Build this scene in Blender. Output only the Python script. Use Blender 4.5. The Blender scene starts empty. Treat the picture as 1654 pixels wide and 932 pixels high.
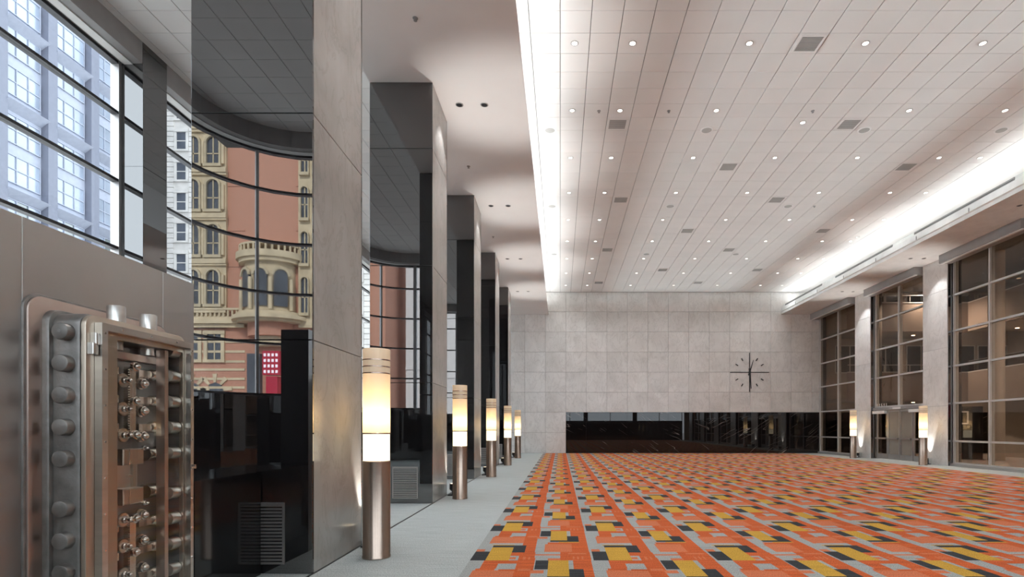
import bpy, math, random
from math import pi, sin, cos, radians, hypot
random.seed(7)
SC = bpy.context.scene
COL = SC.collection
EYE = 1.464
# ------------------------------------------------------------------ camera, sky, sun, big lights, exposure
cd = bpy.data.cameras.new('camera'); cam = bpy.data.objects.new('camera', cd); COL.objects.link(cam)
cam.location = (0, 0, EYE); cam.rotation_euler = (pi/2, 0, 0)
cd.sensor_width = 36; cd.lens = 892/1654*36
cd.shift_x = -78/1654; cd.shift_y = 226/1654
cd.clip_end = 500; cd.clip_start = .05
SC.camera = cam
W = bpy.data.worlds.new('sky'); SC.world = W; W.use_nodes = True
bg = W.node_tree.nodes['Background']; bg.inputs[0].default_value = (.86, .92, 1, 1); bg.inputs[1].default_value = 2.8
sl = bpy.data.lights.new('sun', 'SUN'); sun = bpy.data.objects.new('sun', sl); COL.objects.link(sun)
from mathutils import Vector
sun.rotation_euler = Vector((-.06, -1, -.75)).to_track_quat('-Z', 'Y').to_euler()
sun.location = (0, 60, 60); sl.energy = 5.2; sl.angle = radians(12); sl.color = (1, .95, .88)
vs = SC.view_settings
vs.view_transform = 'Standard'; vs.look = 'None'; vs.gamma = 1; vs.exposure = 0.47; vs.use_curve_mapping = False
SC.cycles.use_denoising = True
SC.cycles.max_bounces = 10; SC.cycles.diffuse_bounces = 5; SC.cycles.glossy_bounces = 5; SC.cycles.transparent_max_bounces = 24
SC.cycles.sample_clamp_indirect = 6
SC.cycles.caustics_reflective = False; SC.cycles.caustics_refractive = False
DOWN_W, COVE_W, UP_W = 25, 1500, 90

# ------------------------------------------------------------------ materials
def mat(name):
    m = bpy.data.materials.new(name); m.use_nodes = True
    nt = m.node_tree
    return m, nt, nt.nodes, nt.links, nt.nodes['Principled BSDF']
def lin(c):
    return tuple(((v/255)/12.92 if v/255 <= .04045 else ((v/255+.055)/1.055)**2.4) for v in c[:3]) + (1,)
def mixc(nt, fac, a, b, mode='MIX'):
    n = nt.nodes.new('ShaderNodeMix'); n.data_type = 'RGBA'; n.blend_type = mode
    for i, v in ((0, fac), (6, a), (7, b)):
        if hasattr(v, 'is_linked') or hasattr(v, 'node'): nt.links.new(v, n.inputs[i])
        else: n.inputs[i].default_value = v
    return n.outputs[2]
def pos(nt, scale=(1, 1, 1), rnd=0):
    g = nt.nodes.new('ShaderNodeNewGeometry'); out = g.outputs['Position']
    if rnd:
        oi = nt.nodes.new('ShaderNodeObjectInfo'); ml = nt.nodes.new('ShaderNodeMath'); ml.operation = 'MULTIPLY'
        nt.links.new(oi.outputs['Random'], ml.inputs[0]); ml.inputs[1].default_value = rnd
        ad = nt.nodes.new('ShaderNodeVectorMath'); ad.operation = 'ADD'
        nt.links.new(out, ad.inputs[0]); nt.links.new(ml.outputs[0], ad.inputs[1]); out = ad.outputs[0]
    mp = nt.nodes.new('ShaderNodeMapping'); mp.inputs['Scale'].default_value = scale
    nt.links.new(out, mp.inputs[0]); return mp.outputs[0]
def noise(nt, vec, scale, detail=3, rough=.5, dist=0):
    n = nt.nodes.new('ShaderNodeTexNoise'); nt.links.new(vec, n.inputs['Vector'])
    n.inputs['Scale'].default_value = scale; n.inputs['Detail'].default_value = detail
    n.inputs['Roughness'].default_value = rough; n.inputs['Distortion'].default_value = dist
    return n.outputs[0]
def ramp(nt, fac, stops):
    r = nt.nodes.new('ShaderNodeValToRGB'); nt.links.new(fac, r.inputs[0])
    e = r.color_ramp.elements
    while len(e) < len(stops): e.new(.5)
    for i, (p, c) in enumerate(stops): e[i].position = p; e[i].color = c if len(c) == 4 else (*c, 1)
    return r.outputs[0]
def maprange(nt, v, a, b, c, d):
    n = nt.nodes.new('ShaderNodeMapRange'); nt.links.new(v, n.inputs[0])
    for i, x in enumerate((a, b, c, d)): n.inputs[i+1].default_value = x
    return n.outputs[0]
def simple(name, c, rough=.5, metal=0, var=.06, vs_=3, ior=1.5, bump=0, bs=40, scale=(1, 1, 1), rnd=0):
    m, nt, N, L, b = mat(name)
    v = noise(nt, pos(nt, scale, rnd), vs_, 4)
    c1 = tuple(x*(1-var) for x in c[:3]) + (1,); c2 = tuple(min(1, x*(1+var)) for x in c[:3]) + (1,)
    L.new(ramp(nt, v, [(.3, c1), (.7, c2)]), b.inputs['Base Color'])
    b.inputs['Roughness'].default_value = rough; b.inputs['Metallic'].default_value = metal; b.inputs['IOR'].default_value = ior
    if bump:
        bn = N.new('ShaderNodeBump'); bn.inputs['Strength'].default_value = bump; bn.inputs['Distance'].default_value = .01
        L.new(noise(nt, pos(nt, scale), bs, 3), bn.inputs['Height']); L.new(bn.outputs[0], b.inputs['Normal'])
    return m
def emit(name, c, s):
    m, nt, N, L, b = mat(name)
    b.inputs['Base Color'].default_value = (*c[:3], 1); b.inputs['Emission Color'].default_value = (*c[:3], 1)
    b.inputs['Emission Strength'].default_value = s; b.inputs['Roughness'].default_value = .4
    return m
def marble(name, ca, cb, vein, rough=.25):
    m, nt, N, L, b = mat(name)
    p = pos(nt, (1, 1, 1), 40)
    cl = noise(nt, p, .9, 6, .6, .6)
    base = ramp(nt, cl, [(.3, ca), (.68, cb)])
    w = noise(nt, pos(nt, (1.2, 1.2, .55), 25), 1.6, 7, .62, 1.6)
    vn = ramp(nt, w, [(.47, (0, 0, 0)), (.5, (1, 1, 1)), (.53, (0, 0, 0))])
    vf = N.new('ShaderNodeMath'); vf.operation = 'MULTIPLY'; L.new(vn, vf.inputs[0]); vf.inputs[1].default_value = .3
    c = mixc(nt, vf.outputs[0], base, vein)
    oi = N.new('ShaderNodeObjectInfo')
    br = maprange(nt, oi.outputs['Random'], 0, 1, .9, 1.0)
    cmb = N.new('ShaderNodeCombineColor')
    for i in range(3): L.new(br, cmb.inputs[i])
    c = mixc(nt, 1.0, c, cmb.outputs[0], 'MULTIPLY')
    L.new(c, b.inputs['Base Color']); b.inputs['Roughness'].default_value = rough
    return m
def granite(name, c, ior, veins=0, rough=.0):
    m, nt, N, L, b = mat(name)
    sp = noise(nt, pos(nt, (1, 1, 1), 9), 160, 2, .7)
    base = ramp(nt, sp, [(.45, (*c, 1)), (.75, (c[0]*2.2, c[1]*2.2, c[2]*2.4, 1))])
    if veins:
        sx = N.new('ShaderNodeSeparateXYZ'); L.new(pos(nt), sx.inputs[0])
        def mth(op, a, b_, c_=None):
            n = N.new('ShaderNodeMath'); n.operation = op
            for q, v in enumerate((a, b_, c_)):
                if v is None: continue
                if isinstance(v, (int, float)): n.inputs[q].default_value = v
                else: L.new(v, n.inputs[q])
            return n.outputs[0]
        ax = mth('ABSOLUTE', mth('SUBTRACT', sx.outputs[0], 8.8), None)
        t_ = mth('MULTIPLY_ADD', ax, -.62, sx.outputs[2])
        cb = N.new('ShaderNodeCombineXYZ'); L.new(mth('ADD', t_, mth('MULTIPLY', noise(nt, pos(nt), .8, 2), .35)), cb.inputs[0]); L.new(mth('MULTIPLY', ax, .12), cb.inputs[1])
        vn = ramp(nt, noise(nt, cb.outputs[0], 2.6, 1, .4), [(.492, (0, 0, 0)), (.5, (1, 1, 1)), (.508, (0, 0, 0))])
        ms = noise(nt, pos(nt, (1, 1, 1), 5), 1.1, 2); mk = ramp(nt, ms, [(.5, (0, 0, 0)), (.6, (1, 1, 1))])
        f = N.new('ShaderNodeMath'); f.operation = 'MULTIPLY'; L.new(vn, f.inputs[0]); L.new(mk, f.inputs[1])
        base = mixc(nt, f.outputs[0], base, (.3, .28, .27, 1))
    L.new(base, b.inputs['Base Color'])
    sm = noise(nt, pos(nt, (1, 1, 1), 3), 1.6, 5, .65)
    L.new(maprange(nt, sm, .4, .75, rough, rough+.03), b.inputs['Roughness'])
    b.inputs['IOR'].default_value = ior
    return m
M = {}
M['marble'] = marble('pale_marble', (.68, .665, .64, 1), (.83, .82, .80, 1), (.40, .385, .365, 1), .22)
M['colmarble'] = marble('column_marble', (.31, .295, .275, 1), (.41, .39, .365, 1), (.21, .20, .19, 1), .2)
M['granite'] = granite('polished_black_granite', (.007, .0065, .0068), 2.55)
M['bandgranite'] = granite('veined_black_granite', (.007, .006, .006), 1.5, 1, .0)
M['plinthstone'] = granite('honed_black_granite', (.006, .006, .0065), 1.42, 0, .06)
M['ceil'] = simple('ceiling_tile', (.80, .775, .755), .8, 0, .03, .7, rnd=20)
M['ceilgap'] = simple('ceiling_grid_gap', (.16, .15, .14), .8)
M['plaster'] = simple('soffit_plaster', (.84, .83, .82), .6, 0, .03, .8)
M['white'] = simple('white_paint', (.78, .77, .75), .45)
M['steel'] = simple('brushed_steel', (.58, .56, .53), .28, 1, .12, 2, scale=(1, 1, 8))
M['alu'] = simple('silver_aluminium', (.50, .50, .50), .38, .85, .05, 2)
M['alulight'] = simple('light_aluminium', (.66, .66, .65), .4, .6, .05, 2)
M['darkalu'] = simple('dark_aluminium', (.07, .07, .075), .35, .6)
M['greypaint'] = simple('grey_blind_box', (.30, .29, .285), .5)
M['black'] = simple('black_paint', (.015, .015, .016), .4)
M['gold'] = simple('pale_bronze', (.62, .50, .36), .25, 1)
M['grille'] = simple('louvre_metal', (.42, .40, .39), .35, .8)
M['lampmetal'] = simple('bronze_brushed_metal', (.44, .35, .29), .27, 1, .12, 1.5, scale=(14, 14, .3))
def carpetmat(name, c, streak, sc=2.2):
    m, nt, N, L, b = mat(name)
    s = noise(nt, pos(nt, (1.5, 45, 1)), 1.3, 3)
    c0 = tuple(x*(1-streak) for x in c) + (1,); c1 = tuple(min(1, x*(1+streak)) for x in c) + (1,)
    base = ramp(nt, s, [(.35, c0), (.65, c1)])
    f = noise(nt, pos(nt, (95, 55, 1)), 1, 2)
    g = ramp(nt, f, [(.3, (.62, .62, .62)), (.7, (1.2, 1.2, 1.2))])
    L.new(mixc(nt, 1.0, base, g, 'MULTIPLY'), b.inputs['Base Color'])
    b.inputs['Roughness'].default_value = .95; b.inputs['Specular IOR Level'].default_value = .15
    return m
M['c_grey'] = carpetmat('carpet_grey', (.385, .40, .385), .12)
M['c_floor'] = carpetmat('carpet_plain_grey', (.485, .52, .51), .13)
M['c_orange'] = carpetmat('carpet_orange', (.60, .125, .038), .22)
M['c_salmon'] = carpetmat('carpet_salmon', (.64, .19, .088), .10)
M['c_dark'] = carpetmat('carpet_charcoal', (.045, .048, .052), .25)
M['c_amber'] = carpetmat('carpet_amber', (.60, .35, .055), .12)
def glass(name, tint, base=.035, k=.75):
    m, nt, N, L, b = mat(name); N.remove(b)
    out = N['Material Output']
    t = N.new('ShaderNodeBsdfTransparent'); t.inputs[0].default_value = (*tint, 1)
    g = N.new('ShaderNodeBsdfGlossy'); g.inputs['Roughness'].default_value = 0.0
    lw = N.new('ShaderNodeLayerWeight'); lw.inputs[0].default_value = .5
    p = N.new('ShaderNodeMath'); p.operation = 'POWER'; L.new(lw.outputs['Facing'], p.inputs[0]); p.inputs[1].default_value = 5
    a = N.new('ShaderNodeMath'); a.operation = 'MULTIPLY_ADD'; L.new(p.outputs[0], a.inputs[0]); a.inputs[1].default_value = k; a.inputs[2].default_value = base
    mx = N.new('ShaderNodeMixShader'); L.new(a.outputs[0], mx.inputs[0]); L.new(t.outputs[0], mx.inputs[1]); L.new(g.outputs[0], mx.inputs[2])
    L.new(mx.outputs[0], out.inputs[0])
    return m
M['glass'] = glass('window_glass', (.95, .97, .97), .02, .35)
M['tint'] = glass('tinted_glass', (.70, .66, .63), .05, .6)
M['case'] = glass('case_glass', (.95, .95, .94), .03, .25)

# ------------------------------------------------------------------ mesh helpers
ORG = {}
class MB:
    def __init__(s): s.v = []; s.f = []; s.m = []
    def add(s, v, f, mi=0):
        b = len(s.v); s.v += v; s.f += [tuple(i+b for i in q) for q in f]; s.m += [mi]*len(f); return s
    def box(s, x0, x1, y0, y1, z0, z1, mi=0):
        v = [(x, y, z) for z in (z0, z1) for y in (y0, y1) for x in (x0, x1)]
        return s.add(v, [(0, 2, 3, 1), (4, 5, 7, 6), (0, 1, 5, 4), (2, 6, 7, 3), (0, 4, 6, 2), (1, 3, 7, 5)], mi)
    def cbox(s, x0, x1, y0, y1, z0, z1, b, ax='x', mi=0):
        # slab whose face towards +ax (or -ax) is chamfered all round
        sgn = 1 if ax[0] != '-' else -1; a = ax[-1]
        R = {'x': (x0, x1), 'y': (y0, y1), 'z': (z0, z1)}
        o = [k for k in 'xyz' if k != a]
        lo, hi = R[a] if sgn > 0 else (R[a][1], R[a][0])
        vv = []
        for (d, ins) in ((lo, 0), (hi-sgn*b, 0), (hi, b)):
            (p0, p1), (q0, q1) = R[o[0]], R[o[1]]
            for p, q in ((p0+ins, q0+ins), (p1-ins, q0+ins), (p1-ins, q1-ins), (p0+ins, q1-ins)):
                e = {a: d, o[0]: p, o[1]: q}; vv.append((e['x'], e['y'], e['z']))
        f = [(3, 2, 1, 0), (8, 9, 10, 11)]
        for k in (0, 4):
            for i in range(4): f.append((k+i, k+(i+1) % 4, k+4+(i+1) % 4, k+4+i))
        return s.add(vv, f, mi)
    def cyl(s, c, ax, r, l, n=20, r2=None, mi=0, cap=True):
        r2 = r if r2 is None else r2
        u = {'x': ((0, 1, 0), (0, 0, 1), (1, 0, 0)), 'y': ((0, 0, 1), (1, 0, 0), (0, 1, 0)), 'z': ((1, 0, 0), (0, 1, 0), (0, 0, 1))}[ax]
        v = []
        for rr, d in ((r, 0), (r2, l)):
            for i in range(n):
                a = 2*pi*i/n
                v.append(tuple(c[k]+rr*cos(a)*u[0][k]+rr*sin(a)*u[1][k]+d*u[2][k] for k in range(3)))
        f = [(i, (i+1) % n, n+(i+1) % n, n+i) for i in range(n)]
        if cap: f += [tuple(range(n-1, -1, -1)), tuple(range(n, 2*n))]
        return s.add(v, f, mi)
    def lathe(s, c, prof, ax='z', n=24, mi=0):
        u = {'x': ((0, 1, 0), (0, 0, 1), (1, 0, 0)), 'y': ((0, 0, 1), (1, 0, 0), (0, 1, 0)), 'z': ((1, 0, 0), (0, 1, 0), (0, 0, 1))}[ax]
        v = []
        for r, d in prof:
            for i in range(n):
                a = 2*pi*i/n
                v.append(tuple(c[k]+r*cos(a)*u[0][k]+r*sin(a)*u[1][k]+d*u[2][k] for k in range(3)))
        f = []
        for j in range(len(prof)-1):
            f += [(j*n+i, j*n+(i+1) % n, (j+1)*n+(i+1) % n, (j+1)*n+i) for i in range(n)]
        f += [tuple(range(n-1, -1, -1)), tuple(range((len(prof)-1)*n, len(prof)*n))]
        return s.add(v, f, mi)
    def ribbon(s, path, z0, z1, t0, t1, mi=0, closed=False):
        # wall along a plan polyline; t0,t1 = offsets to the left of travel
        n = len(path); L, R = [], []
        for i, p in enumerate(path):
            a = path[max(i-1, 0)]; b = path[min(i+1, n-1)]
            dx, dy = b[0]-a[0], b[1]-a[1]; l = hypot(dx, dy); nx, ny = -dy/l, dx/l
            L.append((p[0]+nx*t0, p[1]+ny*t0)); R.append((p[0]+nx*t1, p[1]+ny*t1))
        v = []
        for i in range(n): v += [(*L[i], z0), (*L[i], z1), (*R[i], z1), (*R[i], z0)]
        f = []
        for i in range(n-1):
            for k in range(4): f.append((4*i+k, 4*i+(k+1) % 4, 4*i+4+(k+1) % 4, 4*i+4+k))
        f += [(3, 2, 1, 0), tuple(4*(n-1)+k for k in range(4))]
        return s.add(v, f, mi)
    def prism(s, poly, ax, d0, d1, mi=0):
        # poly: 2D points; ax 'x' -> (y,z), 'y' -> (x,z)
        n = len(poly)
        mk = (lambda p, d: (d, p[0], p[1])) if ax == 'x' else (lambda p, d: (p[0], d, p[1]))
        v = [mk(p, d0) for p in poly]+[mk(p, d1) for p in poly]
        f = [(i, (i+1) % n, n+(i+1) % n, n+i) for i in range(n)]+[tuple(range(n-1, -1, -1)), tuple(range(n, 2*n))]
        return s.add(v, f, mi)
    def mesh(s, name, mats, smooth=False, off=(0, 0, 0)):
        me = bpy.data.meshes.new(name)
        me.from_pydata([(a-off[0], b-off[1], c-off[2]) for a, b, c in s.v], [], s.f)
        ms = mats if isinstance(mats, (list, tuple)) else [mats]
        for m in ms: me.materials.append(M[m] if isinstance(m, str) else m)
        if len(ms) > 1: me.polygons.foreach_set('material_index', s.m)
        import bmesh
        if len(s.f) < 20000:
            bm = bmesh.new(); bm.from_mesh(me); bmesh.ops.recalc_face_normals(bm, faces=bm.faces); bm.to_mesh(me); bm.free()
        if smooth:
            me.polygons.foreach_set('use_smooth', [True]*len(me.polygons))
            me.set_sharp_from_angle(angle=radians(40))
        me.update(); return me
    def part(s, name, mats, parent=None, smooth=False, label=None, kind=None):
        off = ORG.get(parent.name, (0, 0, 0)) if parent else (0, 0, 0)
        o = bpy.data.objects.new(name, s.mesh(name, mats, smooth, off)); COL.objects.link(o)
        o.parent = parent; ORG[o.name] = off
        if label: o['label'] = label
        if kind: o['kind'] = kind
        return o
    def thing(s, name, mats, label, cat, group=None, smooth=False, kind=None):
        xs, ys, zs = zip(*s.v); off = ((min(xs)+max(xs))/2, (min(ys)+max(ys))/2, min(zs))
        o = bpy.data.objects.new(name, s.mesh(name, mats, smooth, off)); COL.objects.link(o); o.location = off
        ORG[o.name] = off; tag(o, label, cat, group, kind); return o
def tag(o, label, cat, group=None, kind=None):
    o['label'] = label; o['category'] = cat
    if group: o['group'] = group
    if kind: o['kind'] = kind
def empty(name, loc, label=None, cat=None, group=None, kind=None):
    o = bpy.data.objects.new(name, None); COL.objects.link(o); o.location = loc; ORG[o.name] = tuple(loc)
    o.empty_display_size = .2
    if label: o['label'] = label
    if cat: o['category'] = cat
    if group: o['group'] = group
    if kind: o['kind'] = kind
    return o
def piece(name, me, loc, parent, kind=None):
    off = ORG.get(parent.name, (0, 0, 0)); o = bpy.data.objects.new(name, me); COL.objects.link(o)
    o.parent = parent; o.location = tuple(loc[k]-off[k] for k in range(3)); ORG[o.name] = tuple(loc); return o
def dup(o, loc, label=None, lights=True):
    r = o.copy(); COL.objects.link(r); r.location = loc
    if label: r['label'] = label
    def rec(a, b):
        for ch in list(a.children):
            c = ch.copy(); COL.objects.link(c); c.parent = b; rec(ch, c)
    rec(o, r); return r
def light(kind, name, loc, parent, energy, color, **kw):
    l = bpy.data.lights.new(name, kind); l.energy = energy; l.color = color
    o = bpy.data.objects.new(name, l); COL.objects.link(o); o.parent = parent
    off = ORG.get(parent.name, (0, 0, 0)) if parent else (0, 0, 0)
    o.location = tuple(loc[k]-off[k] for k in range(3))
    rot = kw.pop('rot', None)
    if rot: o.rotation_euler = rot
    for k, v in kw.items(): setattr(l, k, v)
    return o
def rrect(y0, y1, z0, z1, r, n=8):
    p = []
    for cx, cz, a0 in ((y1-r, z1-r, 0), (y0+r, z1-r, 90), (y0+r, z0+r, 180), (y1-r, z0+r, 270)):
        for i in range(n+1):
            a = radians(a0+90*i/n); p.append((cx+r*cos(a), cz+r*sin(a)))
    return p
def arc(cx, cy, r, a0, a1, n):
    return [(cx+r*cos(radians(a0+(a1-a0)*i/n)), cy+r*sin(radians(a0+(a1-a0)*i/n))) for i in range(n+1)]

# ------------------------------------------------------------------ main dimensions
YB, YE = -4.4, 32.64             # rear glazing, far marble wall
ZC = EYE+8.05                    # tiled ceiling
ZS = EYE+6.74                    # soffits over the aisles
XL, XR = -9.2, 15.37             # window planes
CX0, CX1 = -3.71, -2.49          # left colonnade
CY = [5.55+5.2*i for i in range(5)]; CD = 1.39
T = .61
# floor and ground
MB().box(XL-.3, 27, YB-.3, YE+.4, -.3, 0).part('floor', 'c_floor', kind='structure')
M['paleground'] = simple('pale_bounce_concrete', (.42, .42, .42), .9)  # light concrete outside, kept pale so daylight bounces up onto the ceiling
MB().box(-140, 60, -140, 160, -.9, -.32).part('ground', 'paleground', kind='structure')
MB().box(CX1-.012, CX1+.012, YB+.3, YE-.02, -.01, .006).part('trim_1', 'black', kind='structure')

# patterned carpet : one woven field, colour per woven rectangle
def carpet():
    PU, PV = 1.37, 1.745
    G, O, S, D, A, K = 0, 1, 2, 3, 4, 0
    R = [(0, PU, 0, PV, G),
         (.10, .54, .90, 1.32, S), (.14, .56, .82, .92, G), (.16, .33, 1.39, PV, O), (.12, .32, 1.32, 1.39, O), (.0, .10, .44, .56, S),
         (.36, .56, 1.30, 1.36, O), (.36, .53, 1.39, 1.60, G), (.33, .53, 1.6, PV, O), (.43, .53, 0, .22, G), (.43, .55, .22, .39, O), (.43, .50, .05, .16, S),
         (.53, .72, 0, PV, O), (.56, .69, 1.30, 1.38, S), (.70, .84, .4, 1.2, G), (.69, .83, 1.2, 1.32, S), (.71, 1.02, .13, .42, G), (.71, 1.0, .24, .30, S),
         (.81, 1.17, .42, .86, S), (.84, 1.16, .86, .96, O), (1.14, 1.34, .42, PV, O), (1.0, 1.345, 0, .42, O), (.86, 1.0, .0, .10, S), (1.09, 1.3, .30, .36, S),
         (.98, 1.24, .955, 1.0, A), (.87, 1.24, 1.0, 1.09, D), (1.09, 1.24, 1.09, 1.37, D), (.87, 1.09, 1.09, PV, A), (.73, .87, 1.36, PV, D),
         (.58, .61, .04, .17, S), (.64, .66, .04, .17, S), (1.14, 1.16, .05, .19, S), (1.19, 1.21, .05, .19, S), (1.24, 1.26, .05, .19, S),
         (0, .17, 0, .44, D), (.17, .43, 0, .67, A), (.15, .43, .78, .815, A), (.17, .58, .67, .78, D), (.43, .58, .39, .78, D)]
    us = sorted({round(r[k], 4) for r in R for k in (0, 1)}); vv = sorted({round(r[k], 4) for r in R for k in (2, 3)})
    cell = []
    for i in range(len(us)-1):
        run = None
        for j in range(len(vv)-1):
            cu, cv = (us[i]+us[i+1])/2, (vv[j]+vv[j+1])/2; c = 0
            for r in R:
                if r[0] < cu < r[1] and r[2] < cv < r[3]: c = r[4]
            if run and run[4] == c: run[3] = vv[j+1]
            else:
                run = [us[i], us[i+1], vv[j], vv[j+1], c]; cell.append(run)
    mb = MB(); z = .006; X0, Y0 = -1.0, 6.10-PV*6
    for a in range(12):
        for b in range(23):
            for (u0, u1, v0, v1, c) in cell:
                x0, x1, y0, y1 = X0+a*PU+u0, X0+a*PU+u1, Y0+b*PV+v0, Y0+b*PV+v1
                if x0 >= 13.8 or y0 >= YE-.02 or y1 < -4: continue
                x1 = min(x1, 13.8); y1 = min(y1, YE-.02)
                mb.add([(x0, y0, z), (x1, y0, z), (x1, y1, z), (x0, y1, z)], [(0, 1, 2, 3)], c)
    o = mb.part('patterned_carpet', ['c_grey', 'c_orange', 'c_salmon', 'c_dark', 'c_amber'])
    tag(o, 'orange, salmon, amber and charcoal carpet woven in staggered rectangles across the hall floor', 'carpet')
carpet()

# ------------------------------------------------------------------ ceiling of square tiles
ceil = MB().box(XL-.4, 27, YB-.4, YE+.4, ZC+.03, ZC+.35).part('ceiling', 'ceilgap', kind='structure')
ORG[ceil.name] = (0, 0, 0)
tm = MB().cbox(-T/2+.007, T/2-.007, -T/2+.004, T/2-.004, 0, .028, .004, '-z').mesh('ceiling_tile', 'ceil')
tiles = []
J0 = 10.64-25*T
for i in range(-15, 25):
    for j in range(0, 61):
        cx, cy = (i+.5)*T, J0+(j+.5)*T
        if cy+T/2 > YE or cy-T/2 < YB: continue
        if -3.75 < cx-T/2 and cx+T/2 < -1.4: continue
        if cx-T/2 < XL or cx+T/2 > XR: continue
        if cy < .5: a = 0
        else:
            px, py = 905+892*cx/cy, 692-892*8.05/cy
            vis = 0 < px < 1654 and py > -15 and (cx > -1.0 or px < 310 or 582 < px < 600)
            a = vis*1/cy**3
        tiles.append((a, cx, cy))
tiles.sort(key=lambda t: -t[0])
far = MB()
for n, (a, cx, cy) in enumerate(tiles):
    if n < 300 and a > 0: piece('ceiling_tile', tm, (cx, cy, ZC), ceil)
    else: far.box(cx-T/2+.007, cx+T/2-.007, cy-T/2+.004, cy+T/2-.004, ZC, ZC+.028)
far.part('ceiling_tiles', 'ceil', ceil, kind='stuff')

# soffits
s = MB(); s.box(CX0, -.86, YB, YE, ZS, ZS+.12); s.prism([(-.86, ZS), (-.70, ZS), (-.735, ZS+.30), (-.76, ZS+.30), (-.80, ZS+.12), (-.86, ZS+.12)], 'y', YB, YE)
s.box(CX0, CX0+.15, YB, YE, ZS+.12, ZC+.04); s.box(-1.75, -1.6, YB, YE, ZS+.12, ZC+.04)
s.part('trim_2', 'plaster', kind='structure')
s = MB(); s.box(13.3, XR+.1, YB, YE, ZS, ZS+.12)
s.prism([(13.06, ZS), (13.3, ZS), (13.3, ZS+.12), (13.14, ZS+.51), (13.10, ZS+.51), (13.09, ZS+.42), (13.07, ZS+.40), (13.03, ZS+.16), (13.07, ZS+.13)], 'y', YB, YE)
s.box(14.75, 14.9, YB, YE, ZS+.12, ZC+.04)
sr = s.part('trim_3', 'white', kind='structure')
y = 2.0
jb = MB()
while y < YE-1: jb.box(13.02, 13.035, y, y+.03, ZS+.16, ZS+.29); y += 2.6
jb.part('joint_strips', 'greypaint', sr, kind='stuff')
for k in range(5):
    ya = 4.2+k*5.85
    g = MB().box(13.068, 13.095, ya, ya+4.5, ZS+.405, ZS+.50); go = g.part('slot_diffuser', 'greypaint', sr)
    MB().box(13.06, 13.066, ya+.03, ya+4.47, ZS+.43, ZS+.445).part('louvre', 'black', go)

# ------------------------------------------------------------------ far wall of marble panels with the black granite band
wf = MB().box(XL-.3, 27, YE+.05, YE+.4, 0, ZC+.1).part('wall_far', 'ceilgap', kind='structure')
PW, PH = 1.211, 1.189
zr = [0, 1.22, 2.415]+[2.415+PH*i for i in range(1, 7)]; zr[-1] = ZC
for i in range(-8, 13):
    x0 = .33+i*PW; x1 = min(x0+PW, XR+.05)
    if x0 > XR: continue
    for k in range(8):
        if k < 2 and i >= 0: continue
        MB().cbox(x0+.004, x1-.004, YE, YE+.05, zr[k]+.004, zr[k+1]-.004, .006, '-y').part('marble_panel', 'marble', wf)
xs = [.33, 1.53]+[1.53+2.42*i for i in range(1, 6)]+[XR+.05]
for a, b in zip(xs, xs[1:]):
    MB().cbox(a+.002, b-.002, YE-.02, YE+.05, .02, 2.412, .003, '-y').part('granite_panel', 'bandgranite', wf)
# clock
ck = empty('wall_clock', (11.18, YE-.03, 4.78), 'large frameless clock of black bars fixed to the far marble wall', 'clock')
cxk, czk, yk = 11.18, 4.78, YE-.05
MB().cyl((cxk, yk-.02, czk), 'y', .07, .065, 20).part('hub', 'black', ck, True)
def bar(p, q, w, y0=None, t=.02, w2=None):
    dx, dz = q[0]-p[0], q[1]-p[1]; l = hypot(dx, dz); nx, nz = -dz/l, dx/l; w2 = w if w2 is None else w2
    y0 = yk if y0 is None else y0
    return MB().prism([(p[0]+nx*w/2, p[1]+nz*w/2), (p[0]-nx*w/2, p[1]-nz*w/2), (q[0]-nx*w2/2, q[1]-nz*w2/2), (q[0]+nx*w2/2, q[1]+nz*w2/2)], 'y', y0, y0+t)
for k in range(12):
    a = radians(90-30*k); r0, r1, w = (.07, 1.15, .042) if k % 3 == 0 else (.78, .95, .055)
    bar((cxk+r0*cos(a), czk+r0*sin(a)), (cxk+r1*cos(a), czk+r1*sin(a)), w, yk+.015, .032).part('hour_mark', 'black', ck)
a = radians(73); bar((cxk-.2*cos(a), czk-.2*sin(a)), (cxk+.76*cos(a), czk+.76*sin(a)), .09, yk-.005, .015, .03).part('hour_hand', 'black', ck)
a = radians(-85.5); bar((cxk-.22*cos(a), czk-.22*sin(a)), (cxk+.97*cos(a), czk+.97*sin(a)), .11, yk-.028, .015, .045).part('minute_hand', 'black', ck)

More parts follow.
